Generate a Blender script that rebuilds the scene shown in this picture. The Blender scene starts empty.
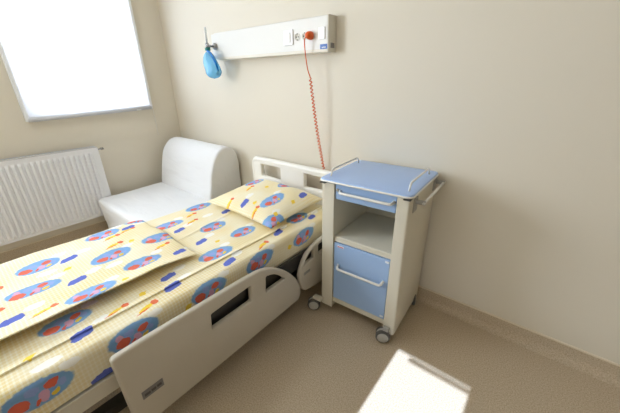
import bpy, bmesh, math, random
from mathutils import Vector, Matrix, noise
random.seed(7)
S = bpy.context.scene
COL = S.collection
PI = math.pi
R = math.radians

# ------------------------------------------------------------------ materials
def lin(c):
    return tuple(((v/255)/12.92 if v/255 <= .04045 else ((v/255+.055)/1.055)**2.4) for v in c) + (1,)

def mat(name, rgb, rough=.5, metal=0, bump=0, bscale=200, coat=0, spec=.5, var=0, vscale=8, trans=0, alpha=1):
    m = bpy.data.materials.new(name); m.use_nodes = True
    nt = m.node_tree; b = nt.nodes['Principled BSDF']
    b.inputs['Base Color'].default_value = lin(rgb)
    b.inputs['Roughness'].default_value = rough
    b.inputs['Metallic'].default_value = metal
    b.inputs['Specular IOR Level'].default_value = spec
    b.inputs['Coat Weight'].default_value = coat
    b.inputs['Transmission Weight'].default_value = trans
    b.inputs['Alpha'].default_value = alpha
    tc = nt.nodes.new('ShaderNodeTexCoord')
    if var:
        n = nt.nodes.new('ShaderNodeTexNoise'); n.inputs['Scale'].default_value = vscale; n.inputs['Detail'].default_value = 4
        mx = nt.nodes.new('ShaderNodeMix'); mx.data_type = 'RGBA'
        c = lin(rgb)
        mx.inputs['A'].default_value = tuple(v*(1-var) for v in c[:3])+(1,)
        mx.inputs['B'].default_value = tuple(min(1, v*(1+var)) for v in c[:3])+(1,)
        nt.links.new(tc.outputs['Object'], n.inputs['Vector']); nt.links.new(n.outputs['Fac'], mx.inputs['Factor'])
        nt.links.new(mx.outputs['Result'], b.inputs['Base Color'])
    if bump:
        n = nt.nodes.new('ShaderNodeTexNoise'); n.inputs['Scale'].default_value = bscale; n.inputs['Detail'].default_value = 3
        bp = nt.nodes.new('ShaderNodeBump'); bp.inputs['Strength'].default_value = bump; bp.inputs['Distance'].default_value = .002
        nt.links.new(tc.outputs['Object'], n.inputs['Vector']); nt.links.new(n.outputs['Fac'], bp.inputs['Height'])
        nt.links.new(bp.outputs['Normal'], b.inputs['Normal'])
    return m

M = {}
M['wall'] = mat('wall_paint', (222, 214, 198), .6, bump=.05, bscale=300)
M['ceiling'] = mat('ceiling_paint', (238, 236, 230), .8)
M['trim'] = mat('trim_strip', (226, 214, 192), .5)
M['white_plastic'] = mat('white_plastic', (236, 235, 232), .4)
M['pvc'] = mat('window_pvc', (238, 240, 244), .35)
M['bed_plastic_shaded'] = mat('bed_cream_plastic_shaded', (204, 196, 182), .35, var=.02)  # cream bed plastic, colour darkened to carry the shade on the side rails
M['bed_plastic_lit'] = mat('bed_cream_plastic_lit', (238, 235, 228), .35)  # same cream plastic, colour whitened to carry the light on the headboard
M['bed_metal'] = mat('bed_painted_steel', (214, 208, 195), .4)
M['dark_metal'] = mat('dark_steel', (70, 68, 64), .4, metal=.6)
M['cab_cream'] = mat('cabinet_cream_steel', (218, 212, 196), .35, var=.015)
M['cab_blue'] = mat('cabinet_blue_steel', (158, 186, 226), .3, bump=.06, bscale=500)
M['cab_top'] = mat('cabinet_blue_top', (166, 192, 236), .32)
M['chrome'] = mat('satin_rail', (214, 212, 206), .25, metal=.75)
M['rail_white'] = mat('handle_cream', (232, 230, 224), .3, metal=.1)
M['grey_plastic'] = mat('grey_plastic', (170, 167, 162), .45)
M['tyre'] = mat('caster_tyre', (88, 86, 84), .55)
M['hub'] = mat('caster_hub', (182, 180, 174), .4)
M['radiator'] = mat('radiator_enamel', (232, 232, 236), .35)
M['grille'] = mat('radiator_grille', (205, 205, 208), .5)
M['orange'] = mat('orange_rubber', (222, 92, 14), .45)
M['unit'] = mat('unit_enamel', (226, 224, 219), .4)
M['unit_end'] = mat('unit_end_cap', (224, 218, 204), .45)
M['switch'] = mat('switch_plastic', (246, 246, 246), .3)
M['socket_face'] = mat('socket_face', (226, 222, 212), .4)
M['hole'] = mat('socket_hole', (60, 58, 55), .6)
M['blue_tag'] = mat('blue_sticker', (28, 92, 176), .4)
M['white_print'] = mat('white_print', (235, 240, 248), .5)
M['hem'] = mat('hem_bar', (206, 208, 214), .4)
M['steel'] = mat('steel', (170, 170, 172), .25, metal=.9)
M['green'] = mat('green_collar', (20, 120, 110), .4)
M['bag'] = mat('blue_translucent_plastic', (128, 208, 248), .25, trans=.5)
M['bag_dark'] = mat('deep_blue_plastic', (20, 130, 215), .2, trans=.2)
M['clear'] = mat('clear_tube', (235, 240, 240), .1, trans=.6)
M['label_grey'] = mat('label_grey', (128, 124, 124), .35)
M['label_dark'] = mat('label_print', (84, 80, 80), .4)
M['red_print'] = mat('red_print', (214, 60, 56), .4)
M['outside'] = mat('outside_ground', (190, 190, 186), .9)

def cloth_mat(name, rgb):
    m = mat(name, rgb, .9); nt = m.node_tree; N = nt.nodes.new; L = nt.links.new; b = nt.nodes['Principled BSDF']
    tc = N('ShaderNodeTexCoord'); mp = N('ShaderNodeMapping'); mp.inputs['Scale'].default_value = (1.6, 4.5, 5.5); mp.inputs['Rotation'].default_value = (.5, .3, .5)
    n = N('ShaderNodeTexNoise'); n.inputs['Scale'].default_value = 1.3; n.inputs['Detail'].default_value = 4; n.inputs['Distortion'].default_value = 1.2
    bp = N('ShaderNodeBump'); bp.inputs['Strength'].default_value = .5; bp.inputs['Distance'].default_value = .02
    L(tc.outputs['Object'], mp.inputs['Vector']); L(mp.outputs[0], n.inputs['Vector']); L(n.outputs['Fac'], bp.inputs['Height']); L(bp.outputs['Normal'], b.inputs['Normal'])
    return m
M['slipcover'] = cloth_mat('white_slipcover', (230, 230, 231))

def floor_mat():
    m = bpy.data.materials.new('speckled_vinyl'); m.use_nodes = True
    nt = m.node_tree; b = nt.nodes['Principled BSDF']; N = nt.nodes.new; L = nt.links.new
    tc = N('ShaderNodeTexCoord')
    n1 = N('ShaderNodeTexNoise'); n1.inputs['Scale'].default_value = 170; n1.inputs['Detail'].default_value = 3; n1.inputs['Roughness'].default_value = .7
    cr = N('ShaderNodeValToRGB')
    cr.color_ramp.elements[0].position = .36; cr.color_ramp.elements[0].color = lin((172, 153, 128))
    cr.color_ramp.elements[1].position = .64; cr.color_ramp.elements[1].color = lin((208, 192, 168))
    n2 = N('ShaderNodeTexVoronoi'); n2.inputs['Scale'].default_value = 220
    cr2 = N('ShaderNodeValToRGB')
    cr2.color_ramp.elements[0].position = .05; cr2.color_ramp.elements[0].color = (.82, .81, .8, 1)
    cr2.color_ramp.elements[1].position = .22; cr2.color_ramp.elements[1].color = (1, 1, 1, 1)
    mx = N('ShaderNodeMix'); mx.data_type = 'RGBA'; mx.blend_type = 'MULTIPLY'; mx.inputs['Factor'].default_value = 1
    L(tc.outputs['Object'], n1.inputs['Vector']); L(tc.outputs['Object'], n2.inputs['Vector'])
    L(n1.outputs['Fac'], cr.inputs['Fac']); L(n2.outputs['Distance'], cr2.inputs['Fac'])
    L(cr.outputs['Color'], mx.inputs['A']); L(cr2.outputs['Color'], mx.inputs['B'])
    L(mx.outputs['Result'], b.inputs['Base Color'])
    b.inputs['Roughness'].default_value = .42; b.inputs['Specular IOR Level'].default_value = .4
    return m
M['floor'] = floor_mat()

def glass_mat():
    m = bpy.data.materials.new('window_glass'); m.use_nodes = True
    nt = m.node_tree; nt.nodes.clear(); N = nt.nodes.new; L = nt.links.new
    o = N('ShaderNodeOutputMaterial'); t = N('ShaderNodeBsdfTransparent'); g = N('ShaderNodeBsdfGlossy'); g.inputs['Roughness'].default_value = .02
    f = N('ShaderNodeMixShader'); f.inputs[0].default_value = .06
    L(t.outputs[0], f.inputs[1]); L(g.outputs[0], f.inputs[2]); L(f.outputs[0], o.inputs[0])
    return m
M['glass'] = glass_mat()

def blind_mat():
    m = bpy.data.materials.new('sheer_blind_fabric'); m.use_nodes = True
    nt = m.node_tree; nt.nodes.clear(); N = nt.nodes.new; L = nt.links.new
    o = N('ShaderNodeOutputMaterial'); t = N('ShaderNodeBsdfTransparent'); t.inputs[0].default_value = (1, 1, 1, 1)
    tr = N('ShaderNodeBsdfTranslucent'); tr.inputs[0].default_value = lin((246, 247, 252))
    d = N('ShaderNodeBsdfDiffuse'); d.inputs[0].default_value = lin((240, 241, 246))
    a = N('ShaderNodeMixShader'); a.inputs[0].default_value = .5
    f = N('ShaderNodeMixShader'); f.inputs[0].default_value = .7
    L(tr.outputs[0], a.inputs[1]); L(d.outputs[0], a.inputs[2])
    L(t.outputs[0], f.inputs[1]); L(a.outputs[0], f.inputs[2]); L(f.outputs[0], o.inputs[0])
    return m
M['blind'] = blind_mat()

def print_mat(name, motifs):
    """printed cotton: motifs are (colour, u, v, half-u, half-v, angle) ellipses in fabric metres (UV)"""
    m = bpy.data.materials.new(name); m.use_nodes = True
    nt = m.node_tree; b = nt.nodes['Principled BSDF']; N = nt.nodes.new; L = nt.links.new
    uv = N('ShaderNodeUVMap'); uv.uv_map = 'UVMap'
    wob = N('ShaderNodeTexNoise'); wob.inputs['Scale'].default_value = 60; wob.inputs['Detail'].default_value = 2
    sub = N('ShaderNodeVectorMath'); sub.operation = 'SUBTRACT'; sub.inputs[1].default_value = (.5, .5, .5)
    scl = N('ShaderNodeVectorMath'); scl.operation = 'MULTIPLY'; scl.inputs[1].default_value = (.016, .016, 0)
    add = N('ShaderNodeVectorMath'); add.operation = 'ADD'
    L(uv.outputs[0], wob.inputs['Vector']); L(wob.outputs['Color'], sub.inputs[0]); L(sub.outputs[0], scl.inputs[0])
    L(uv.outputs[0], add.inputs[0]); L(scl.outputs[0], add.inputs[1])
    P = add.outputs[0]
    # cream ground with a woven check of fine lighter lines
    sx = N('ShaderNodeSeparateXYZ'); L(uv.outputs[0], sx.inputs[0])
    def lines(sock, freq):
        a = N('ShaderNodeMath'); a.operation = 'MULTIPLY'; a.inputs[1].default_value = freq; L(sock, a.inputs[0])
        f = N('ShaderNodeMath'); f.operation = 'FRACT'; L(a.outputs[0], f.inputs[0])
        g = N('ShaderNodeMath'); g.operation = 'GREATER_THAN'; g.inputs[1].default_value = .62; L(f.outputs[0], g.inputs[0])
        return g.outputs[0]
    s = N('ShaderNodeMath'); s.operation = 'ADD'; L(lines(sx.outputs[1], 75), s.inputs[0]); L(lines(sx.outputs[0], 60), s.inputs[1])
    s2 = N('ShaderNodeMath'); s2.operation = 'MULTIPLY'; s2.inputs[1].default_value = .42; L(s.outputs[0], s2.inputs[0])
    big = N('ShaderNodeTexNoise'); big.inputs['Scale'].default_value = 5; big.inputs['Detail'].default_value = 2; L(uv.outputs[0], big.inputs['Vector'])
    g0 = N('ShaderNodeMix'); g0.data_type = 'RGBA'; g0.inputs['A'].default_value = lin((234, 214, 154)); g0.inputs['B'].default_value = lin((238, 228, 196))
    cr = N('ShaderNodeMapRange'); cr.inputs['From Min'].default_value = .35; cr.inputs['From Max'].default_value = .65; L(big.outputs['Fac'], cr.inputs['Value'])
    L(cr.outputs['Result'], g0.inputs['Factor'])
    g1 = N('ShaderNodeMix'); g1.data_type = 'RGBA'; g1.inputs['B'].default_value = lin((246, 240, 222))
    L(g0.outputs['Result'], g1.inputs['A']); L(s2.outputs[0], g1.inputs['Factor'])
    cur = g1.outputs['Result']
    order = ['white', 'sky', 'yellow', 'pink', 'red', 'blue', 'lilac']
    rgb = dict(white=(246, 244, 238), sky=(112, 166, 222), pink=(222, 168, 196), red=(230, 104, 62), blue=(70, 96, 200), yellow=(246, 212, 52), lilac=(150, 170, 226))
    last = None                                       # each ellipse reads the one before it, so the shader evaluates them one by one
    for colr in order:
        acc = None
        for (c, u, v, hu, hv, ang) in motifs:
            if c != colr: continue
            mp = N('ShaderNodeMapping'); mp.vector_type = 'TEXTURE'
            mp.inputs['Location'].default_value = (u, v, 0); mp.inputs['Rotation'].default_value = (0, 0, ang); mp.inputs['Scale'].default_value = (hu, hv, 1)
            ln = N('ShaderNodeVectorMath'); ln.operation = 'LENGTH'
            if last is None: L(P, mp.inputs['Vector'])
            else:
                ch = N('ShaderNodeVectorMath'); ch.operation = 'MULTIPLY_ADD'; ch.inputs[1].default_value = (1e-7, 1e-7, 0)
                L(last, ch.inputs[0]); L(P, ch.inputs[2]); L(ch.outputs[0], mp.inputs['Vector'])
            L(mp.outputs[0], ln.inputs[0])
            if acc is None: acc = ln.outputs['Value']
            else:
                mn = N('ShaderNodeMath'); mn.operation = 'MINIMUM'; L(acc, mn.inputs[0]); L(ln.outputs['Value'], mn.inputs[1]); acc = mn.outputs[0]
            last = acc
        if acc is None: continue
        mr = N('ShaderNodeMapRange'); mr.inputs['From Min'].default_value = .95; mr.inputs['From Max'].default_value = 1.04
        mr.inputs['To Min'].default_value = .92; mr.inputs['To Max'].default_value = 0; L(acc, mr.inputs['Value'])
        mx = N('ShaderNodeMix'); mx.data_type = 'RGBA'; L(mr.outputs['Result'], mx.inputs['Factor']); L(cur, mx.inputs['A'])
        mx.inputs['B'].default_value = lin(rgb[colr]); cur = mx.outputs['Result']
    L(cur, b.inputs['Base Color'])
    b.inputs['Roughness'].default_value = .85; b.inputs['Specular IOR Level'].default_value = .2
    bn = N('ShaderNodeTexNoise'); bn.inputs['Scale'].default_value = 26; bn.inputs['Detail'].default_value = 3; L(uv.outputs[0], bn.inputs['Vector'])
    bp = N('ShaderNodeBump'); bp.inputs['Strength'].default_value = .35; bp.inputs['Distance'].default_value = .006
    L(bn.outputs['Fac'], bp.inputs['Height']); L(bp.outputs['Normal'], b.inputs['Normal'])
    return m

# ------------------------------------------------------------------ helpers
def props(o, label=None, cat=None, group=None, kind=None):
    if label: o['label'] = label
    if cat: o['category'] = cat
    if group: o['group'] = group
    if kind: o['kind'] = kind
    return o

def thing(name, label, cat, loc=(0, 0, 0), rotz=0, group=None):
    o = bpy.data.objects.new(name, None); COL.objects.link(o)
    o.location = loc; o.rotation_euler = (0, 0, rotz); o.empty_display_size = .1
    return props(o, label, cat, group)

def link(name, me, m, parent=None, bevel=0, seg=2, smooth=True):
    me.materials.clear(); me.materials.append(M[m] if isinstance(m, str) else m)
    if smooth:
        for p in me.polygons: p.use_smooth = True
    o = bpy.data.objects.new(name, me); COL.objects.link(o)
    if parent: o.parent = parent
    if bevel:
        b = o.modifiers.new('bevel', 'BEVEL'); b.width = bevel; b.segments = seg; b.limit_method = 'ANGLE'; b.angle_limit = R(35); b.harden_normals = True
    return o

def fin(bm, name, m, parent=None, bevel=0, seg=2, smooth=True):
    bmesh.ops.recalc_face_normals(bm, faces=bm.faces)
    me = bpy.data.meshes.new(name); bm.to_mesh(me); bm.free()
    return link(name, me, m, parent, bevel, seg, smooth)

def box(bm, x0, x1, y0, y1, z0, z1):
    v = [bm.verts.new(p) for p in ((x0, y0, z0), (x1, y0, z0), (x1, y1, z0), (x0, y1, z0), (x0, y0, z1), (x1, y0, z1), (x1, y1, z1), (x0, y1, z1))]
    for f in ((0, 3, 2, 1), (4, 5, 6, 7), (0, 1, 5, 4), (1, 2, 6, 5), (2, 3, 7, 6), (3, 0, 4, 7)): bm.faces.new([v[i] for i in f])

def boxo(name, m, parent, x0, x1, y0, y1, z0, z1, bevel=.003, seg=2):
    bm = bmesh.new(); box(bm, x0, x1, y0, y1, z0, z1)
    return fin(bm, name, m, parent, bevel, seg, smooth=bool(bevel))

def tube(bm, pts, r, n=10, closed=False, cap=True):
    pts = [Vector(p) for p in pts]; rings = []; up = None
    for i, p in enumerate(pts):
        a = pts[i-1] if i else p; c = pts[i+1] if i < len(pts)-1 else p
        t = (c-a).normalized()
        if up is None: up = t.orthogonal().normalized()
        up = (up - t*up.dot(t)).normalized(); w = t.cross(up)
        rr = r[i] if isinstance(r, (list, tuple)) else r
        rings.append([bm.verts.new(p + (up*math.cos(2*PI*k/n) + w*math.sin(2*PI*k/n))*rr) for k in range(n)])
    for a, c in zip(rings, rings[1:]):
        for k in range(n): bm.faces.new((a[k], a[(k+1) % n], c[(k+1) % n], c[k]))
    if cap:
        bm.faces.new(rings[0][::-1]); bm.faces.new(rings[-1])

def tubeo(name, m, parent, pts, r, n=10):
    bm = bmesh.new(); tube(bm, pts, r, n); return fin(bm, name, m, parent)

def lathe(bm, prof, axis, origin, n=24):
    """prof: (radius, distance along axis)"""
    ax = Vector(axis).normalized(); u = ax.orthogonal().normalized(); w = ax.cross(u); o = Vector(origin); rings = []
    for r, t in prof:
        rings.append([bm.verts.new(o + ax*t + (u*math.cos(2*PI*k/n)+w*math.sin(2*PI*k/n))*max(r, 1e-4)) for k in range(n)])
    for a, c in zip(rings, rings[1:]):
        for k in range(n): bm.faces.new((a[k], a[(k+1) % n], c[(k+1) % n], c[k]))
    bm.faces.new(rings[0][::-1]); bm.faces.new(rings[-1])

def latheo(name, m, parent, prof, axis, origin, n=24, bevel=0):
    bm = bmesh.new(); lathe(bm, prof, axis, origin, n); return fin(bm, name, m, parent, bevel)

def rpath(pts, r, n=5):
    """open polyline with rounded corners"""
    P = [Vector(p) for p in pts]; out = [P[0]]
    for a, b, c in zip(P, P[1:], P[2:]):
        d1 = (a-b); d2 = (c-b); q = min(r, d1.length/2, d2.length/2)
        s, e = b+d1.normalized()*q, b+d2.normalized()*q
        for i in range(n+1):
            t = i/n; out.append(s*(1-t)**2 + b*2*t*(1-t) + e*t*t)
    out.append(P[-1]); return out

def rloop(pts, r, n=6):
    """closed 2-D polygon with rounded corners; r one radius or one per corner"""
    P = [Vector(p) for p in pts]; out = []
    for i, b in enumerate(P):
        a, c = P[i-1], P[(i+1) % len(P)]
        q = r[i] if isinstance(r, (list, tuple)) else r
        d1, d2 = a-b, c-b; q = min(q, d1.length*.49, d2.length*.49)
        if q < 1e-5: out.append(b); continue
        s, e = b+d1.normalized()*q, b+d2.normalized()*q
        for k in range(n+1):
            t = k/n; out.append(s*(1-t)**2 + b*2*t*(1-t) + e*t*t)
    return out

def plate(name, m, parent, loops, thick, bev, mtx):
    """solid plate from 2-D loops (outer, then holes), edges rounded, placed by mtx (local xy = plate plane)"""
    bm = bmesh.new(); tops, bots = [], []
    for li, lp in enumerate(loops):
        P = [Vector((p[0], p[1])) for p in lp]
        P = [p for k, p in enumerate(P) if (p-P[k-1]).length > 2e-4]
        ar = sum(P[k-1].x*P[k].y-P[k].x*P[k-1].y for k in range(len(P)))
        if (ar > 0) != (li == 0): P.reverse()           # outer loop counter-clockwise, holes clockwise
        n = len(P); N2 = []
        for k in range(n):
            d1 = (P[k]-P[k-1]).normalized(); d2 = (P[(k+1) % n]-P[k]).normalized(); d = d1+d2
            d = d.normalized() if d.length > 1e-6 else d1
            N2.append(Vector((-d.y, d.x))/max(.5, d.dot(d1)))   # points into the material
        rows = []
        for sg in (1, -1):
            for k in (range(4) if sg > 0 else range(3, -1, -1)):
                a = k/3*PI/2
                rows.append([bm.verts.new((p.x+q.x*bev*(1-math.sin(a)), p.y+q.y*bev*(1-math.sin(a)), sg*(thick/2-bev*(1-math.cos(a))))) for p, q in zip(P, N2)])
        for A, B in zip(rows, rows[1:]):
            for k in range(n): bm.faces.new((A[k], A[(k+1) % n], B[(k+1) % n], B[k]))
        for row, acc in ((rows[0], tops), (rows[-1], bots)):
            acc += [bm.edges.get((row[k], row[(k+1) % n])) for k in range(n)]
    for acc in (tops, bots): bmesh.ops.triangle_fill(bm, edges=acc, use_beauty=True, use_dissolve=False)
    bmesh.ops.recalc_face_normals(bm, faces=bm.faces)
    me = bpy.data.meshes.new(name); bm.to_mesh(me); bm.free(); me.transform(mtx)
    o = link(name, me, m, parent, smooth=True)
    es = o.modifiers.new('split', 'EDGE_SPLIT'); es.split_angle = R(40)
    return o
# plate frames: YZ plane with normal +x ; XZ plane with normal -y
def MYZ(x): return Matrix(((0, 0, 1, x), (1, 0, 0, 0), (0, 1, 0, 0), (0, 0, 0, 1)))
def MXZ(y): return Matrix(((1, 0, 0, 0), (0, 0, -1, y), (0, 1, 0, 0), (0, 0, 0, 1)))
def MXY(z): return Matrix(((1, 0, 0, 0), (0, 1, 0, 0), (0, 0, 1, z), (0, 0, 0, 1)))

def struct(o):
    o['kind'] = 'structure'; return o

# ------------------------------------------------------------------ the room
XR, YR, ZC = 9.0, -4.2, 3.0
WY0, WY1, WZ0, WZ1 = -1.22, -.3, 1.15, 2.42           # window hole in the left wall
VY0, VY1, VZ0, VZ1 = -3.6, -2.0, 1.0, 2.42            # second window, added out of frame for fill light
DX0, DX1, DZ0, DZ1 = 2.86, 3.31, 1.75, 2.297          # sunny window in the rear wall
struct(boxo('floor', 'floor', None, -.2, XR+.2, YR-.2, .2, -.1, 0, 0))
struct(boxo('ceiling', 'ceiling', None, -.2, XR+.2, YR-.2, .2, ZC, ZC+.1, 0))
struct(boxo('wall_back', 'wall', None, -.2, XR+.2, 0, .2, 0, ZC, 0))
struct(boxo('wall_right', 'wall', None, XR, XR+.2, YR, 0, 0, ZC, 0))
bm = bmesh.new()
box(bm, -.2, 0, YR, VY0, 0, ZC); box(bm, -.2, 0, VY1, WY0, 0, ZC); box(bm, -.2, 0, VY0, VY1, 0, VZ0); box(bm, -.2, 0, VY0, VY1, VZ1, ZC)
box(bm, -.2, 0, WY1, 0, 0, ZC); box(bm, -.2, 0, WY0, WY1, 0, WZ0); box(bm, -.2, 0, WY0, WY1, WZ1, ZC)
struct(fin(bm, 'wall_left', 'wall', smooth=False))
bm = bmesh.new()
box(bm, -.2, DX0, YR-.2, YR, 0, ZC); box(bm, DX1, XR+.2, YR-.2, YR, 0, ZC); box(bm, DX0, DX1, YR-.2, YR, DZ1, ZC); box(bm, DX0, DX1, YR-.2, YR, 0, DZ0)
struct(fin(bm, 'wall_rear', 'wall', smooth=False))

def cove(name, pts_fn, a, b, h=.096):
    """vinyl skirting turned up the wall, with a slim capping strip"""
    bm = bmesh.new(); prof = [(.0, .0), (.045, 0), (.028, .006), (.014, .02), (.007, .04), (.005, h-.002), (0, h)]
    rows = []
    for t in (a, b): rows.append([bm.verts.new(pts_fn(t, d, z+.0005)) for d, z in prof])
    for i in range(len(prof)): bm.faces.new((rows[0][i], rows[0][(i+1) % len(prof)], rows[1][(i+1) % len(prof)], rows[1][i]))
    bm.faces.new(rows[0]); bm.faces.new(rows[1][::-1])
    o = struct(fin(bm, name, 'floor')); o.modifiers.new('split', 'EDGE_SPLIT').split_angle = R(50)
    return o
cove('baseboard_back', lambda t, d, z: (t, -d, z), 0, XR)
cove('baseboard_left', lambda t, d, z: (d, t, z), YR, 0, .12)
struct(boxo('trim_1', 'trim', None, 0, XR, -.007, 0, .094, .104, .002))
struct(boxo('trim_2', 'trim', None, 0, .007, YR, 0, .118, .128, .002))

# window in the left wall: frame, sash, glass, sill
f = .055
for nm, Y0, Y1, Z0, Z1 in (('window_1', WY0, WY1, WZ0, WZ1), ('fill_window', VY0, VY1, VZ0, VZ1)):  # the second entry is the added fill-light window
    bm = bmesh.new()
    for (y0, y1, z0, z1) in ((Y0, Y0+f, Z0, Z1), (Y1-f, Y1, Z0, Z1), (Y0+f, Y1-f, Z0, Z0+f), (Y0+f, Y1-f, Z1-f, Z1)):
        box(bm, -.13, -.06, y0, y1, z0, z1)
    win = struct(fin(bm, nm, 'pvc', None, .004))
    boxo('pane', 'glass', win, -.1, -.094, Y0+f, Y1-f, Z0+f, Z1-f, 0)
# narrow high window in the rear wall (behind the camera); the sun enters here
bm = bmesh.new(); f = .04
for (x0, x1, z0, z1) in ((DX0, DX0+f, DZ0, DZ1), (DX1-f, DX1, DZ0, DZ1), (DX0+f, DX1-f, DZ0, DZ0+f), (DX0+f, DX1-f, DZ1-f, DZ1)):
    box(bm, x0, x1, YR-.2, YR-.13, z0, z1)
box(bm, DX0+f+.07, DX1-f, YR-.18, YR-.165, 2.222, 2.231)
win = struct(fin(bm, 'window_3', 'pvc', None, .0))
boxo('pane', 'glass', win, DX0+f, DX1-f, YR-.17, YR-.164, DZ0+f, DZ1-f, 0)
struct(boxo('ground_outside', 'outside', None, -3, 8, YR-6, YR-.2, -.12, -.02, 0))

# roller blind in front of the window
BL = thing('roller_blind', 'white translucent roller blind pulled down over the bright window', 'window blind', (0, 0, 1.11))
def bz(y): return 1.112 + (y+1.25)*.031                # the blind hangs slightly askew
bm = bmesh.new()
vv = [bm.verts.new(p) for p in ((.026, -1.245, bz(-1.245)-1.11), (.026, -.285, bz(-.285)-1.11), (.026, -.285, 1.5), (.026, -1.245, 1.5))]
bm.faces.new(vv)
fb = fin(bm, 'blind_fabric', 'blind', BL, smooth=False); fb.modifiers.new('thick', 'SOLIDIFY').thickness = .0008
bm = bmesh.new(); tube(bm, [(.028, -1.25, bz(-1.25)-1.11+.012), (.028, -.282, bz(-.282)-1.11+.012)], .019, 12)
fin(bm, 'hem_bar', 'hem', BL)
boxo('guide_channel', 'pvc', BL, .002, .04, -.292, -.268, bz(-.28)-1.11, 1.5, .004)
boxo('guide_channel', 'pvc', BL, .002, .04, -1.265, -1.24, bz(-1.25)-1.11, 1.5, .004)
boxo('blind_cassette', 'pvc', BL, .002, .1, -1.27, -.262, 1.46, 1.56, .01)
boxo('hem_clip', 'switch', BL, .016, .046, -.43, -.385, bz(-.41)-1.11-.004, bz(-.41)-1.11+.016, .002)
tubeo('pull_cord', 'white_plastic', BL, [(.012, -.258, 1.5), (.012, -.257, .2), (.012, -.257, -.24)], .0022, 6)

# radiator below the window
RD = thing('radiator', 'white ribbed panel radiator on the wall under the window', 'radiator', (.045, -1.6, .212))
ry0, ry1, rh = -.75, .735, .64
bm = bmesh.new(); prof = []; y = ry0; per = .0372
k = 0
prof.append((ry0, .053))
yy = ry0+.03
while yy + per < ry1-.01:
    prof += [(yy, .049), (yy+.007, .064), (yy+.0225, .064), (yy+.0295, .049)]; yy += per
prof.append((ry1, .053))
rows = []
zs = [(0, 0), (.02, 0), (.045, 1), (rh-.06, 1), (rh-.035, 0), (rh, 0)]
for z, on in zs:
    rows.append([bm.verts.new((.053+(x-.053)*on, y, z)) for y, x in prof])
for a, b in zip(rows, rows[1:]):
    for i in range(len(prof)-1): bm.faces.new((a[i], a[i+1], b[i+1], b[i]))
o = fin(bm, 'front_panel', 'radiator', RD, smooth=False); o.modifiers.new('thick', 'SOLIDIFY').thickness = .0012
boxo('back_panel', 'radiator', RD, -.02, -.012, ry0, ry1, 0, rh-.01, .002)
boxo('side_panel', 'radiator', RD, -.022, .056, ry1, ry1+.004, .01, rh, .0015)
boxo('side_panel', 'radiator', RD, -.022, .056, ry0-.004, ry0, .01, rh, .0015)
bm = bmesh.new()
box(bm, -.02, -.012, ry0, ry1, rh, rh+.006); box(bm, .046, .056, ry0, ry1, rh, rh+.006)
for i in range(74): box(bm, -.012, .046, ry0+.005+i*.02, ry0+.013+i*.02, rh-.004, rh+.003)
fin(bm, 'top_grille', 'grille', RD, smooth=False)
latheo('bleed_valve', 'steel', RD, [(.006, 0), (.006, .03), (.011, .03), (.011, .055), (.004, .058)], (0, 1, .05), (.02, ry1+.002, rh-.025), 12)
boxo('wall_bracket', 'steel', RD, -.044, -.02, ry0+.2, ry0+.24, .1, rh-.05, .001)
boxo('wall_bracket', 'steel', RD, -.044, -.02, ry1-.24, ry1-.2, .1, rh-.05, .001)

# ------------------------------------------------------------------ white chair-bed
CH = thing('slipcovered_chair', 'white slipcovered armless chair with rounded backrest in the corner', 'armchair', (.575, -.5, 0))
def soft_block(name, loop, x0, x1, parent, axis_r=.03, lump=.006, nx=26):
    """solid swept along x from a closed y-z loop, ends rounded, slightly wrinkled cloth"""
    bm = bmesh.new(); cy = sum(p[0] for p in loop)/len(loop); cz = sum(p[1] for p in loop)/len(loop)
    xs = []
    for i in range(5):
        t = i/4*PI/2; xs.append((x0+axis_r*(1-math.sin(t)), axis_r*(1-math.cos(PI/2-t))*1.0))
    xs = [(x0+axis_r*(1-math.cos(i/5*PI/2)), axis_r*(1-math.sin(i/5*PI/2))) for i in range(6)]
    mid = [(x0+axis_r+(x1-x0-2*axis_r)*i/nx, 0) for i in range(1, nx)]
    xe = [(x1-(x-x0), s) for x, s in xs[::-1]]
    rows = []
    for x, s in xs+mid+xe:
        row = []
        for (y, z) in loop:
            d = Vector((y-cy, z-cz)); L_ = d.length; d = d*(1-s/max(L_, .05))
            p = Vector((x, cy+d[0], cz+d[1]))
            n = noise.noise(p*7)*.6 + noise.noise(Vector((p.x*5, p.y*16, p.z*16)))*.5
            q = d.normalized()*n*lump if d.length > 1e-6 else Vector((0, 0))
            row.append(bm.verts.new((x + n*lump*.4, p.y+q[0], max(.004, p.z+q[1]))))
        rows.append(row)
    m_ = len(loop)
    for a, b in zip(rows, rows[1:]):
        for i in range(m_): bm.faces.new((a[i], a[(i+1) % m_], b[(i+1) % m_], b[i]))
    for row in (rows[0], rows[-1]):
        c = bm.verts.new((row[0].co.x, sum(v.co.y for v in row)/m_, sum(v.co.z for v in row)/m_))
        for i in range(m_): bm.faces.new((row[i], row[(i+1) % m_], c))
    return fin(bm, name, 'slipcover', parent)
def dense(loop, step=.02):
    out = []
    for i, a in enumerate(loop):
        b = loop[(i+1) % len(loop)]; n = max(1, int((Vector(b)-Vector(a)).length/step))
        for k in range(n): out.append(Vector(a).lerp(Vector(b), k/n))
    return out
seat_loop = dense(rloop([(-.47, .005), (-.493, .395), (.13, .402), (.13, .005)], [.005, .05, .03, .005]))
soft_block('seat', seat_loop, -.46, .46, CH, .035, .007)
back = [(.12, .33), (.115, .42), (.145, .55), (.168, .66), (.2, .745), (.255, .815), (.33, .853), (.4, .845), (.452, .79), (.476, .7), (.48, .55), (.48, .005), (.13, .005)]
back_loop = dense(rloop(back, .04))
soft_block('backrest', back_loop, -.44, .462, CH, .022, .009)

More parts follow.
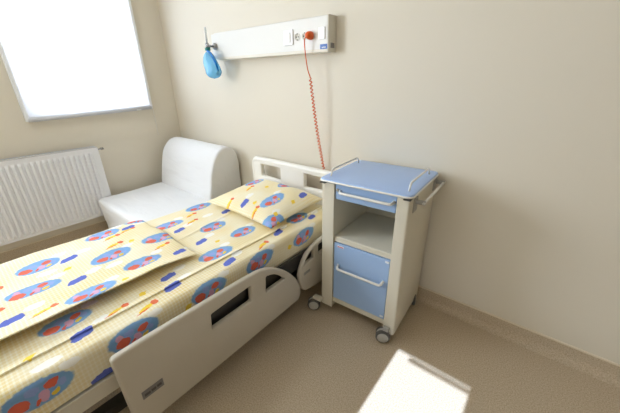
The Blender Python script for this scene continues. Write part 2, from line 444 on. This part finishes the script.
# ------------------------------------------------------------------ hospital bed
BX0, BX1, BY0, BY1, BZ = 1.345, 2.235, -2.2, -.135, .56
BED = thing('hospital_bed', 'cream hospital bed with plastic headboard and folded side rails', 'bed', (1.79, -1.17, 0))
def L_(x, y=0, z=0): return (x-1.79, y+1.17, z)
OX, OY = 1.79, -1.17
def bbox_(name, m, x0, x1, y0, y1, z0, z1, bevel=.004, parent=BED): return boxo(name, m, parent, x0-OX, x1-OX, y0-OY, y1-OY, z0, z1, bevel)
# headboard with two openings
out = rloop([(1.352-OX, .36), (1.352-OX, .79), (2.232-OX, .79), (2.232-OX, .36)], [.03, .045, .045, .03])
h1 = rloop([(1.448-OX, .655), (1.448-OX, .752), (1.668-OX, .755), (1.668-OX, .648)], .012)
h2 = rloop([(1.916-OX, .648), (1.916-OX, .755), (2.136-OX, .752), (2.136-OX, .655)], .012)
hb = plate('headboard', 'bed_plastic_lit', BED, [out, h1[::-1], h2[::-1]], .042, .012, MXZ(-.1-OY))
bm = bmesh.new()
pth = rpath([(1.352-OX, -.1-OY, .4), (1.352-OX, -.1-OY, .786), (2.232-OX, -.1-OY, .786), (2.232-OX, -.1-OY, .4)], .05, 8)
tube(bm, pth, .024, 12); fin(bm, 'headboard_rim', 'bed_plastic_lit', BED)
out = rloop([(1.352-OX, .36), (1.352-OX, .74), (2.232-OX, .74), (2.232-OX, .36)], [.03, .045, .045, .03])
plate('footboard', 'bed_plastic_lit', BED, [out], .042, .012, MXZ(-2.235-OY))
# frame
bbox_('side_beam', 'bed_metal', 2.2, 2.245, -2.2, -.14, .34, .41)
bbox_('side_beam', 'bed_metal', 1.335, 1.38, -2.2, -.14, .34, .41)
bbox_('mattress_deck', 'bed_metal', 1.38, 2.2, -2.19, -.15, .39, .415)
bbox_('cross_beam', 'dark_metal', 1.5, 2.08, -2.0, -1.92, .1, .34)
bbox_('cross_beam', 'dark_metal', 1.5, 2.08, -.5, -.42, .1, .34)
bbox_('base_frame', 'dark_metal', 1.45, 1.5, -2.05, -.3, .1, .15)
bbox_('base_frame', 'dark_metal', 2.08, 2.13, -2.05, -.3, .1, .15)
for x in (1.475, 2.105):
    for y in (-2.0, -.36):
        w = latheo('wheel', 'tyre', BED, [(.02, -.016), (.05, -.016), (.05, .016), (.02, .016)], (1, 0, 0), (x-OX, y-OY, .05), 20, .003)
# side rails: two moulded panels on the near side
RX = 2.287
rail1 = [(-1.612, .524), (-1.50, .526), (-1.05, .519), (-.91, .511), (-.815, .466), (-.72, .385), (-.65, .29), (-.62, .2), (-.64, .14), (-.9, .136), (-1.36, .131), (-1.606, .134)]
r1 = rloop([(y-OY, z) for y, z in rail1], [.02, .05, .08, .08, .06, .06, .06, .05, .025, .05, .05, .02])
sA = rloop([(y-OY, z) for y, z in ((-1.227, .446), (-1.232, .363), (-1.003, .368), (-1.0, .46))], .008)
sB = rloop([(y-OY, z) for y, z in ((-.895, .455), (-.902, .358), (-.757, .36), (-.79, .40), (-.84, .44))], [.01, .01, .012, .03, .03])
rail = plate('side_rail', 'bed_plastic_shaded', BED, [r1, sA[::-1], sB[::-1]], .03, .009, MYZ(RX-OX))
lab = boxo('label_plate', 'label_grey', rail, RX+.0145-OX, RX+.017-OX, -1.56-OY, -1.478-OY, .268, .307, .001)
lab.rotation_euler = (0, 0, 0); lab['label'] = 'small grey printed label'
for i, (a, b, z) in enumerate(((-1.552, -1.525, .278), (-1.521, -1.5, .281), (-1.497, -1.486, .283))):
    pass
bm = bmesh.new()
for a, b, z in ((-1.552, -1.53, .279), (-1.526, -1.508, .28), (-1.504, -1.486, .281)): box(bm, RX+.0165-OX, RX+.0176-OX, a-OY, b-OY, z, z+.012)
fin(bm, 'label_print', 'label_dark', rail, smooth=False)
rail2 = [(-.632, .30), (-.60, .375), (-.54, .43), (-.46, .458), (-.37, .472), (-.16, .472), (-.15, .13), (-.36, .132), (-.5, .143), (-.6, .165)]
r2 = rloop([(y-OY, z) for y, z in rail2], [.05, .06, .06, .05, .05, .03, .03, .05, .05, .05])
s2 = rloop([(y-OY, z) for y, z in ((-.59, .352), (-.55, .408), (-.487, .432), (-.487, .362))], [.01, .03, .02, .01])
s3 = rloop([(y-OY, z) for y, z in ((-.44, .365), (-.44, .436), (-.24, .436), (-.24, .365))], .01)
raila = plate('side_rail', 'bed_plastic_shaded', BED, [r2, s2[::-1], s3[::-1]], .03, .009, MYZ(RX-.004-OX))
bm = bmesh.new(); box(bm, RX+.0095-OX, RX+.013-OX, -.592-OY, -.53-OY, .285, .305)
fin(bm, 'release_catch', 'grey_plastic', raila, .002)
for y in (-1.3, -.95, -.45, -.25):
    bbox_('rail_arm', 'grey_plastic', 2.246, RX-.012, y-.014, y+.014, .28, .4, .003)
bbox_('rail_guide', 'dark_metal', 2.2455, 2.26, -1.28, -.2, .325, .422, .002)

# ------------------------------------------------------------------ bedding print
def motif_set(ovals, clouds, flags, stars, whites):
    rnd = random.Random(11); out = []
    for i, (u, v) in enumerate(ovals):
        a = rnd.uniform(-.15, .15); hu = rnd.uniform(.046, .056); hv = rnd.uniform(.084, .1)
        out.append(('sky', u, v, hu, hv, a))
        out.append(('white', u-.045, v+.09, .018, .03, a))
        out.append(('red', u+.012, v-.045+rnd.uniform(-.01, .01), .021, .026, a))
        out.append(('red', u-.01, v+.032, .016, .02, a+.5))
        out.append(('pink', u+.018, v+.006, .02, .014, a))
        out.append(('lilac', u-.016, v-.016, .016, .018, a))
        if i % 2: out.append(('pink', u-.016, v-.052, .016, .013, a))
        out.append(('yellow', u+.026, v+.034, .009, .014, a+.6))
        out.append(('lilac', u+.004, v+.056, .014, .012, a))
        out.append(('red', u+.03, v-.012, .006, .012, a+1))
    for (u, v) in clouds:
        out += [('blue', u, v, .019, .036, 0), ('blue', u-.012, v+.018, .012, .018, 0), ('blue', u+.01, v-.02, .013, .02, 0), ('white', u-.03, v+.07, .02, .035, .1)]
    for (u, v) in flags:
        out += [('red', u-.004, v+.024, .015, .013, .1), ('yellow', u+.004, v-.012, .012, .034, .25), ('red', u+.016, v-.03, .004, .03, .25)]
    for (u, v) in stars:
        out += [('yellow', u, v, .014, .014, 0), ('yellow', u, v, .007, .02, .4)]
    for (u, v) in whites: out.append(('white', u, v, .02, .04, 0))
    return out
SO = [(1.417, -.715), (1.77, -.835), (1.973, -.765), (2.058, -1.015), (2.106, -.423), (1.531, -.998), (2.015, -1.655), (2.275, -1.505), (2.278, -1.18), (2.28, -.87), (2.285, -1.79), (2.29, -.51)]
SC = [(1.646, -.646), (1.656, -.994), (1.876, -.984), (2.138, -1.635), (2.14, -1.294), (2.152, -.645), (2.172, -.351), (2.176, -1.018), (2.372, -1.64), (2.05, -1.27)]
SF = [(1.60, -.87), (2.174, -1.416), (2.18, -.79), (1.5, -.82), (2.1, -1.5)]
SS = [(2.30, -1.29), (2.08, -1.4), (1.95, -.93), (2.305, -.64), (2.12, -1.78)]
DO = [(1.347, -1.1), (1.413, -1.323), (1.521, -1.632), (1.694, -1.13), (1.70, -1.377), (1.733, -1.687), (1.886, -1.306), (1.96, -1.541), (1.45, -1.93), (1.9, -1.98)]
DC = [(1.431, -1.191), (1.802, -1.55), (1.894, -1.78), (1.56, -1.52), (1.931, -1.135)]
DF = [(1.486, -1.295), (1.596, -1.32), (1.795, -1.156), (1.927, -1.684), (1.46, -1.2), (1.79, -1.82), (1.6, -1.8)]
DS = [(1.62, -1.25), (1.66, -1.55), (1.98, -1.42)]
M['sheet'] = print_mat('printed_sheet', motif_set(SO, SC, SF, SS, [(2.19, -1.75), (1.6, -.76)]))
M['duvet'] = print_mat('printed_duvet', motif_set(DO, DC, DF, DS, [(1.8, -1.4), (1.62, -1.62)]))
PO = [(.15, -.06), (.05, .19), (-.2, .09), (.3, -.22)]
PC = [(0, -.17), (.25, .13), (-.1, .215), (-.29, -.03)]
PF = [(.13, -.19), (-.13, -.01), (-.12, -.2), (-.26, .2)]
PS = [(.27, -.15), (.07, -.14), (.26, .02), (-.03, .06)]
M['pillowcase'] = print_mat('printed_pillowcase', motif_set(PO, PC, PF, PS, []))

def uvgrid(name, rows, uvs, m, parent=None, caps=True):
    me = bpy.data.meshes.new(name); n = len(rows[0]); V = [p for r in rows for p in r]; F = []
    for i in range(len(rows)-1):
        for j in range(n-1):
            F.append((i*n+j, i*n+j+1, (i+1)*n+j+1, (i+1)*n+j))
    if caps:
        F.append(tuple(range(n))[::-1]); F.append(tuple((len(rows)-1)*n+j for j in range(n)))
    me.from_pydata(V, [], F); U = [u for r in uvs for u in r]
    l = me.uv_layers.new(name='UVMap')
    for p in me.polygons:
        for li in p.loop_indices: l.data[li].uv = U[me.loops[li].vertex_index]
    bm = bmesh.new(); bm.from_mesh(me); bmesh.ops.recalc_face_normals(bm, faces=bm.faces); bm.to_mesh(me); bm.free()
    return link(name, me, m, parent)

# sheet stretched over the mattress (profile across x, swept along y)
rad = .028
prof = []                                             # (x, z, u)
for z in (.418, .45, .48, .51): prof.append((BX0, z, BX0-(BZ-z)))
for k in range(0, 7):
    t = k/6*PI/2; prof.append((BX0+rad*(1-math.cos(t)), BZ-rad*(1-math.sin(t)), BX0+rad*k/6-rad*(1-k/6)))
x = BX0+rad
while x < BX1-rad-.006:
    x += .006
    if abs(x-2.133) > .0045: prof.append((x, BZ, x))
    else: prof += [(q, BZ, q) for q in ((2.1315, 2.1325, 2.134, 2.136) if not any(abs(p_[0]-2.134) < 1e-6 for p_ in prof) else ())]
for k in range(0, 7):
    t = k/6*PI/2; prof.append((BX1-rad*(1-math.sin(t)), BZ-rad*(1-math.cos(t)), BX1-rad*(1-k/6)+rad*k/6))
for z in (.51, .48, .45, .418): prof.append((BX1, z, BX1+(BZ-z)))
rows, uvs = [], []
ny = 150
for i in range(ny+1):
    y = BY0+(BY1-BY0)*i/ny; row, uvr = [], []
    ex = min(1, (y-BY0)/.03, (BY1-y)/.03); edge = (1-math.sqrt(max(0, 1-(1-ex)**2)))*.02 if ex < 1 else 0
    for (x, z, u) in prof:
        d = noise.noise(Vector((x*4, y*3, 1)))*.005 + noise.noise(Vector((x*14, y*9, 5)))*.0018
        zz = z
        if z > .5 :
            zz += d-edge
            c1 = 2.133
            zz += .008*max(0, 1-(c1-x)/.03)**.7 if x < c1 else 0
            if y > -1.15:
                c2 = 1.776-(y+1.09)*.18; zz += .006*max(0, 1-(c2-x)/.02) if x < c2 else 0
        xx = x + (d*.8 if z < .55 else 0)*(1 if x > 1.8 else -1)
        row.append((xx, y, zz)); uvr.append((u, y))
    rows.append(row); uvs.append(uvr)
sh = uvgrid('fitted_sheet', rows, uvs, 'sheet')
props(sh, 'cream printed bed sheet stretched over the mattress, under the pillow', 'bed sheet')
bv = sh.modifiers.new('split', 'EDGE_SPLIT'); bv.split_angle = R(70)

# flat folded duvet on the foot half of the bed
DX0_, DX1_, DY1 = 1.352, 2.012, -1.08
prof = []; n1 = 60; th = .019
for k in range(9):
    t = -PI/2+k/8*PI; prof.append((DX0_+th/2-math.cos(t)*th/2, th/2+math.sin(t)*th/2))
for k in range(1, n1): prof.append((DX0_+th/2+(DX1_-DX0_-th)*k/n1, th))
for k in range(11):
    t = PI/2-k/10*PI; prof.append((DX1_-th/2+math.cos(t)*th/2, th/2+math.sin(t)*th/2))
for k in range(1, 12): prof.append((DX1_-th/2-(DX1_-DX0_-th)*k/12, 0))
rows, uvs = [], []
ny = 90
for i in range(ny+1):
    y = -2.19+(DY1+2.19)*i/ny
    row, uvr = [], []
    e = min(1, (DY1-y)/.2); fl = .06+.94*math.sqrt(max(0, 1-(1-e)**2))
    for (x, z) in prof:
        wr = noise.noise(Vector((x*6, y*4, 9)))*.006 + noise.noise(Vector((x*9+y*8, y*14, 3)))*.004*(1 if y > -1.5 else .4)
        zz = z*fl
        if z > th*.4: zz += wr*min(1, z/th)
        shift = .008*noise.noise(Vector((0, y*3, 2)))
        xx = x+(shift if x > 1.9 else 0)
        yy_ = y + (.02*noise.noise(Vector((x*5, 0, 4))) + .012*math.sin(x*9))*(1 if y > -1.2 else 0)*(1-(DY1-y)/.2 if DY1-y < .2 else 0)
        near = max(0, 1-(DX1_-x)/.1); zz *= 1-.6*near; lift = .03*near*min(1, .15+(DY1-y)/.25)
        row.append((xx, yy_, BZ+.0135+zz+lift)); uvr.append((x, y))
    rows.append(row); uvs.append(uvr)
dv = uvgrid('duvet', rows, uvs, 'duvet')
props(dv, 'cream printed duvet folded flat over the foot half of the bed', 'duvet')

# pillow
PCX, PCY, PW, PD = 1.81, -.43, .335, .255
rows, uvs = [], []
N_ = 44
def pil(i, j, sgn):
    a = -1+2*i/N_; b = -1+2*j/N_
    # corners pulled out to points, sides slightly hollow
    sx = 1-.055*(1-a*a)*0 - .05*(1-b*b)*0
    x = a*PW*(1-.05*(1-b*b)); y = b*PD*(1-.07*(1-a*a))
    h = (max(0, (1-a**4))*max(0, (1-b**4)))**.75
    ed = min(1-abs(a), 1-abs(b))
    wr = noise.noise(Vector((x*7, y*7, 2)))*.012*min(1, ed*4) + noise.noise(Vector((x*18+y*10, y*12, 6)))*.003
    z = (.075*h*(1 + .25*b) + wr*.5*min(1, h+.1))*(1 if sgn > 0 else 0) - (.034*h if sgn < 0 else 0)
    return x, y, z
V, U, F = [], [], []
for sgn in (1, -1):
    base = len(V)
    for j in range(N_+1):
        for i in range(N_+1):
            x, y, z = pil(i, j, sgn)
            V.append((x, y, z)); U.append((x, y) if sgn > 0 else (x+3, y+3))
    for j in range(N_):
        for i in range(N_):
            q = (base+j*(N_+1)+i, base+j*(N_+1)+i+1, base+(j+1)*(N_+1)+i+1, base+(j+1)*(N_+1)+i)
            F.append(q if sgn > 0 else q[::-1])
me = bpy.data.meshes.new('pillow'); me.from_pydata(V, [], F); l = me.uv_layers.new(name='UVMap')
for p in me.polygons:
    for li in p.loop_indices: l.data[li].uv = U[me.loops[li].vertex_index]
bm = bmesh.new(); bm.from_mesh(me); bmesh.ops.remove_doubles(bm, verts=bm.verts, dist=.0006); bmesh.ops.recalc_face_normals(bm, faces=bm.faces); bm.to_mesh(me); bm.free()
pw = link('pillow', me, 'pillowcase'); pw.location = (PCX, PCY, BZ+.054); pw.rotation_euler = (R(3), 0, R(-1))
props(pw, 'cream printed pillow lying at the head of the bed', 'pillow')

# ------------------------------------------------------------------ bedside cabinet
TH = R(3.2)
CB = thing('bedside_cabinet', 'cream and blue bedside cabinet on casters with open shelf', 'bedside cabinet', (2.36, -.485, 0), TH)
def cb(name, m, a0, a1, b0, b1, z0, z1, bevel=.003, parent=CB, seg=2): return boxo(name, m, parent, a0, a1, b0, b1, z0, z1, bevel, seg)
def side(name, a0, a1, rl, rr):
    lp_ = rloop([(a0, -.012), (a0, .435), (a1, .435), (a1, -.012)], [rl, .006, .006, rr])
    bm = bmesh.new(); lo = [bm.verts.new((p[0], p[1], .052)) for p in lp_]; hi = [bm.verts.new((p[0], p[1], .889)) for p in lp_]; n = len(lp_)
    for i in range(n): bm.faces.new((lo[i], lo[(i+1) % n], hi[(i+1) % n], hi[i]))
    bm.faces.new(lo[::-1]); bm.faces.new(hi)
    o = fin(bm, name, 'cab_cream', CB); o.modifiers.new('split', 'EDGE_SPLIT').split_angle = R(40); return o
side('side_panel', .002, .082, .012, .004)
side('side_panel', .428, .492, .004, .014)
cb('back_panel', 'cab_cream', .08, .43, .42, .434, .1, .889)
cb('shelf', 'cab_cream', .082, .428, 0, .42, .53, .565, .004)
cb('base_panel', 'cab_cream', .082, .428, .0, .42, .09, .125, .004)
# top tray with rounded corners and a thin pale edge
tp = rloop([(-.004, -.03), (.502, -.03), (.502, .44), (-.004, .44)], .035)
plate('top', 'cab_top', CB, [tp], .02, .006, MXY(.9))
bm = bmesh.new(); tpr = rloop([(-.004, -.03), (.502, -.03), (.502, .44), (-.004, .44)], .035)
ring = [(p[0], p[1], .898) for p in tpr]; tube(bm, ring+[ring[0]], .0055, 8); fin(bm, 'edge_trim', 'rail_white', CB)
for a in (0, 1):
    xa = .0 if a == 0 else .46
    cb('corner_cap', 'dark_metal', xa+.002, xa+.036, -.033, -.0, .884, .889, .001)
# top drawer
dr = cb('drawer', 'cab_blue', .086, .424, -.004, .4, .797, .884, .003)
def handle(name, par, a0, a1, z, b0, dip=.004):
    pts = rpath([(a0, b0, z), (a0+.006, b0-.03, z-dip), (a1-.006, b0-.03, z-dip), (a1, b0, z)], .014, 6)
    return tubeo(name, 'rail_white', par, pts, .0074, 10)
handle('handle', dr, .118, .412, .852, -.004)
for a in (.1, .413):
    latheo('handle_mount', 'grey_plastic', dr, [(.009, 0), (.009, .006)], (0, -1, 0), (a, -.003, .852), 14)
# lower door
do = cb('door', 'cab_blue', .086, .424, -.004, .012, .129, .526, .003)
handle('handle', do, .118, .4, .385, -.004, .014)
lb = cb('maker_label', 'white_print', .108, .15, -.0052, -.0035, .502, .514, 0, do)
cb('label_stripe', 'red_print', .11, .148, -.0056, -.005, .504, .509, 0, do)
cb('latch', 'white_print', .4, .422, -.0075, -.003, .505, .517, .001, do)
cb('latch', 'white_print', .4, .42, -.0075, -.003, .142, .152, .001, do)
# U rails on the top
for a in (.034, .466):
    pts = rpath([(a, .03, .908), (a, .045, .947), (a, .345, .947), (a, .36, .908)], .035, 8)
    tubeo('top_rail', 'rail_white', CB, pts, .0052, 10)
# towel rail on the right side
tr = tubeo('towel_rail', 'rail_white', CB, [(.535, .05, .853), (.535, .45, .853)], .0075, 12)
for b in (.065, .43):
    cb('rail_bracket', 'grey_plastic', .491, .541, b-.01, b+.008, .843, .863, .003, tr)
cb('bracket_plate', 'grey_plastic', .4915, .4965, .035, .095, .8, .872, .002, tr)
cb('bracket_plate', 'grey_plastic', .4915, .4965, .38, .43, .81, .872, .002, tr)
# casters
def caster(a, b, rot, plate_to):
    bm = bmesh.new(); box(bm, min(a, plate_to)-.016, max(a, plate_to)+.018, b-.018, b+.018, .084, .1)
    lathe(bm, [(.012, 0), (.012, .02)], (0, 0, 1), (a, b, .068), 12)
    c = fin(bm, 'caster', 'cab_cream' if a < .1 else 'grey_plastic', CB, .002)
    d = Vector((math.cos(rot), math.sin(rot), 0)); s = Vector((-d.y, d.x, 0)); o = Vector((a, b, .0415))-s*.014
    for k in (-1, 1):
        p = o+d*k*.0145
        latheo('wheel', 'tyre', c, [(.02, -.011), (.036, -.011), (.041, -.007), (.041, .007), (.036, .011), (.02, .011)], d, p, 28)
        latheo('hub', 'hub', c, [(.031, 0), (.031, .003), (.027, .005), (.006, .006)], d*k, p+d*k*.0105, 24)
    bm = bmesh.new(); lathe(bm, [(.038, -.0028), (.038, .0028)], d, o+Vector((0, 0, .008)), 20); fin(bm, 'caster_hood', 'grey_plastic', c)
    tubeo('axle', 'steel', c, [tuple(o-d*.026), tuple(o+d*.026)], .004, 8)
caster(-.026, -.03, R(-60), .002)
caster(.452, -.022, R(-70), .452)
caster(.465, .385, R(20), .465)
caster(.03, .385, R(20), .03)

# ------------------------------------------------------------------ wall unit above the bed
UX0, UX1, UZ0, UZ1, UD = .906, 2.098, 1.553, 1.748, .083
UN = thing('bed_head_unit', 'long white bedhead service panel mounted on the wall above the bed', 'wall unit', (1.5, 0, UZ0))
def ub(name, m, x0, x1, y0, y1, z0, z1, bevel=.002, parent=UN): return boxo(name, m, parent, x0-1.5, x1-1.5, y0, y1, z0-UZ0, z1-UZ0, bevel)
ub('housing', 'unit', UX0+.05, UX1-.006, -UD, -.001, UZ0, UZ1, .006)
ub('end_section', 'unit', UX0, UX0+.049, -UD+.006, -.001, UZ0+.006, UZ1-.006, .006)
ub('end_cap', 'unit_end', UX1-.006, UX1, -UD-.001, -.001, UZ0-.002, UZ1+.002, .002)
ub('bottom_strip', 'unit_end', UX0+.06, UX1-.01, -UD-.001, -UD+.02, UZ0-.001, UZ0+.018, .002)
sw = ub('light_switch', 'switch', 1.735, 1.818, -UD-.009, -UD, 1.606, 1.696, .003)
ub('rocker', 'switch', 1.755, 1.798, -UD-.015, -UD-.008, 1.622, 1.68, .002, sw)
for x in (1.853, 1.915):
    so = latheo('socket', 'socket_face', UN, [(.022, 0), (.022, .003), (.019, .0035), (.019, .0015), (.001, .0015)], (0, -1, 0), (x-1.5, -UD, 1.65-UZ0), 24)
    bm = bmesh.new()
    for dx in (-.008, .008): lathe(bm, [(.0042, 0), (.0042, .002)], (0, -1, 0), (x+dx-1.5, -UD-.0008, 1.65-UZ0), 12)
    box(bm, x-.003-1.5, x+.003-1.5, -UD-.0035, -UD, 1.665-UZ0, 1.67-UZ0); box(bm, x-.003-1.5, x+.003-1.5, -UD-.0035, -UD, 1.63-UZ0, 1.635-UZ0)
    fin(bm, 'pin_holes', 'hole', so, smooth=False)
ub('blank_cover', 'switch', 2.026, 2.074, -UD-.006, -UD, 1.622, 1.688, .002)
tg = ub('maker_sticker', 'blue_tag', 2.036, 2.09, -UD-.0015, -UD, 1.569, 1.596, 0)
ub('sticker_print', 'white_print', 2.05, 2.08, -UD-.002, -UD-.0012, 1.576, 1.581, 0, tg)
eg = boxo('rating_label', 'label_grey', UN, UX1-1.5, UX1-1.5+.0012, -.06, -.02, .022, .05, 0)

# orange coiled power cord
PX, PZ = 1.968, 1.648
CO = thing('power_cord', 'orange coiled power cord plugged into the wall unit, hanging to the bed', 'power cord', (PX, -UD, PZ))
latheo('plug', 'orange', CO, [(.023, 0), (.024, .012), (.021, .03), (.014, .042), (.004, .046)], (0, -1, 0), (0, -.004, 0), 24)
def relp(p): return (p[0]-PX, p[1]+UD, p[2]-PZ)
lead = [relp(p) for p in [(1.966, -.118, 1.642), (1.955, -.13, 1.632), (1.948, -.128, 1.6), (1.95, -.118, 1.52), (1.957, -.108, 1.45), (1.968, -.1, 1.415)]]
cur = bpy.data.curves.new('lead', 'CURVE')
def smoothpts(P, n=6):
    P = [Vector(p) for p in P]; out = []
    for i in range(len(P)-1):
        p0, p1, p2, p3 = P[max(0, i-1)], P[i], P[i+1], P[min(len(P)-1, i+2)]
        for k in range(n):
            t = k/n; out.append(.5*((2*p1)+(p2-p0)*t+(2*p0-5*p1+4*p2-p3)*t*t+(3*p1-p0-3*p2+p3)*t**3))
    out.append(P[-1]); return out
bpy.data.curves.remove(cur)
tubeo('cable', 'orange', CO, smoothpts(lead), .0034, 8)
pts = []; turns = 27; A = Vector(relp((1.968, -.1, 1.415))); B_ = Vector(relp((2.034, -.033, .79)))
ax = (B_-A).normalized(); u = ax.orthogonal().normalized(); w = ax.cross(u)
for i in range(turns*12+1):
    t = i/(turns*12); rr = .008*min(1, t*25+.1)
    pts.append(A.lerp(B_, t)+(u*math.cos(i/12*2*PI)+w*math.sin(i/12*2*PI))*rr + Vector((0, -.012*math.sin(PI*t), 0)))
pts += [Vector(relp((2.037, -.03, .76))), Vector(relp((2.042, -.03, .6))), Vector(relp((2.045, -.04, .42)))]
tubeo('coiled_cable', 'orange', CO, pts, .0036, 6)

# oxygen flowmeter at the left end of the unit with its blue hanging reservoir
FX, FY, FZ = .968, -.084, 1.652
FM = thing('oxygen_flowmeter', 'small metal oxygen outlet with clear tube at the left end of the wall unit', 'flowmeter', (FX, FY, FZ))
latheo('outlet_ring', 'grey_plastic', FM, [(.024, .0), (.026, .012), (.02, .016), (.02, .02), (.014, .022)], (0, -1, 0), (0, 0, 0), 24)
latheo('stem', 'steel', FM, [(.008, .0), (.008, .03), (.012, .03), (.012, .045)], (-.3, -1, 0), (0, -.018, 0), 16)
latheo('flow_tube', 'clear', FM, [(.008, 0), (.008, .11), (.005, .115)], (0, 0, 1), (-.018, -.066, .018), 14)
latheo('valve_body', 'steel', FM, [(.014, -.02), (.014, .02)], (0, 0, 1), (-.018, -.066, 0), 16)
latheo('collar', 'green', FM, [(.02, -.018), (.022, -.012), (.022, .004), (.016, .006)], (0, 0, 1), (-.018, -.066, -.016), 20)
BG = thing('oxygen_reservoir', 'translucent blue plastic reservoir hanging below the oxygen flowmeter', 'oxygen reservoir', (FX-.018, FY-.066, FZ-.236))
bm = bmesh.new(); nz, na = 26, 28; rings = []
for i in range(nz+1):
    t = i/nz; z = .195-.2*t
    wdt = .026+.062*(1-math.exp(-t*4.2)); wdt *= math.sqrt(max(.0, 1-max(0, (t-.72)/.28)**2))
    cx = .012*t + .045*math.sin(min(1, t*1.25)*PI*.75)*t
    row = []
    for k in range(na):
        a = 2*PI*k/na; q = 1+.06*math.sin(3*a+t*7)+.05*noise.noise(Vector((math.cos(a)*2, math.sin(a)*2, t*5)))
        row.append(bm.verts.new((cx+math.cos(a)*max(.002, wdt)*q, math.sin(a)*max(.002, wdt)*.6*q, z)))
    rings.append(row)
for a, b in zip(rings, rings[1:]):
    for k in range(na): bm.faces.new((a[k], a[(k+1) % na], b[(k+1) % na], b[k]))
bm.faces.new(rings[0]); bm.faces.new(rings[-1][::-1])
fin(bm, 'bag', 'bag', BG)
tubeo('side_tube', 'bag_dark', BG, smoothpts([(.02, -.02, .2), (.055, -.02, .185), (.085, -.015, .14), (.108, -.01, .09), (.105, -.005, .045), (.08, -.005, .02)]), [.009]*31, 10)

# ------------------------------------------------------------------ light
def area(name, loc, rot, sx, sy, power, col=(1, 1, 1)):
    l = bpy.data.lights.new(name, 'AREA'); l.shape = 'RECTANGLE'; l.size = sx; l.size_y = sy; l.energy = power; l.color = col
    o = bpy.data.objects.new(name, l); COL.objects.link(o); o.location = loc; o.rotation_euler = rot; return o
# daylight outside the left window, shining in (+x)
area('daylight_or_fill', (-.16, (WY0+WY1)/2, (WZ0+WZ1)/2), (0, R(-90), 0), WZ1-WZ0-.1, WY1-WY0-.1, 18, (.72, .85, 1))
sun = bpy.data.lights.new('sun', 'SUN'); sun.energy = 18; sun.angle = R(.25); sun.color = (.6, .74, 1)
so = bpy.data.objects.new('sun', sun); COL.objects.link(so); so.rotation_euler = (R(60), 0, 0); so.location = (3, -8, 5)
# fill light at the added second window of the left wall, behind the photographer's left
area('daylight_or_fill', (-.16, (VY0+VY1)/2, (VZ0+VZ1)/2), (0, R(-90), 0), VZ1-VZ0-.1, VY1-VY0-.1, 94, (.79, .89, 1))
# round ceiling lamp, added out of view to fill the room with light
CL = thing('fill_ceiling_lamp', 'round white ceiling lamp added out of view as fill light', 'ceiling lamp', (1.0, -1.7, ZC-.075))
em = bpy.data.materials.new('fill_lamp_glow'); em.use_nodes = True
eb = em.node_tree.nodes['Principled BSDF']; eb.inputs['Base Color'].default_value = (.9, .9, .9, 1); eb.inputs['Emission Color'].default_value = (.86, .93, 1, 1); eb.inputs['Emission Strength'].default_value = 9
M['glow'] = em
latheo('fill_lamp_base', 'white_plastic', CL, [(.3, .05), (.3, .0745)], (0, 0, 1), (0, 0, 0), 40)
latheo('fill_lamp_shade', 'glow', CL, [(.02, -.012), (.2, -.006), (.27, .012), (.29, .03), (.29, .049)], (0, 0, 1), (0, 0, 0), 40)
w = bpy.data.worlds.new('sky'); S.world = w; w.use_nodes = True
bg = w.node_tree.nodes['Background']; bg.inputs[0].default_value = (.86, .93, 1, 1); bg.inputs[1].default_value = 2.5

# ------------------------------------------------------------------ camera
cam = bpy.data.cameras.new('camera'); co = bpy.data.objects.new('camera', cam); COL.objects.link(co)
cam.sensor_width = 36; cam.lens = 297.3*36/620; cam.clip_start = .02
p, yaw, roll = R(23.2), R(39.1), R(-.655)
f = Vector((-math.sin(yaw)*math.cos(p), math.cos(yaw)*math.cos(p), -math.sin(p)))
r0 = Vector((math.cos(yaw), math.sin(yaw), 0)); u0 = r0.cross(f)
r = r0*math.cos(roll)+u0*math.sin(roll); u = u0*math.cos(roll)-r0*math.sin(roll)
co.matrix_world = Matrix(((r.x, u.x, -f.x, 3.289), (r.y, u.y, -f.y, -1.742), (r.z, u.z, -f.z, 1.4), (0, 0, 0, 1)))
S.camera = co
S.view_settings.view_transform = 'Standard'; S.view_settings.look = 'None'; S.view_settings.gamma = 1; S.view_settings.use_curve_mapping = False
S.view_settings.exposure = 0.13
S.cycles.max_bounces = 12; S.cycles.diffuse_bounces = 8; S.cycles.transparent_max_bounces = 12
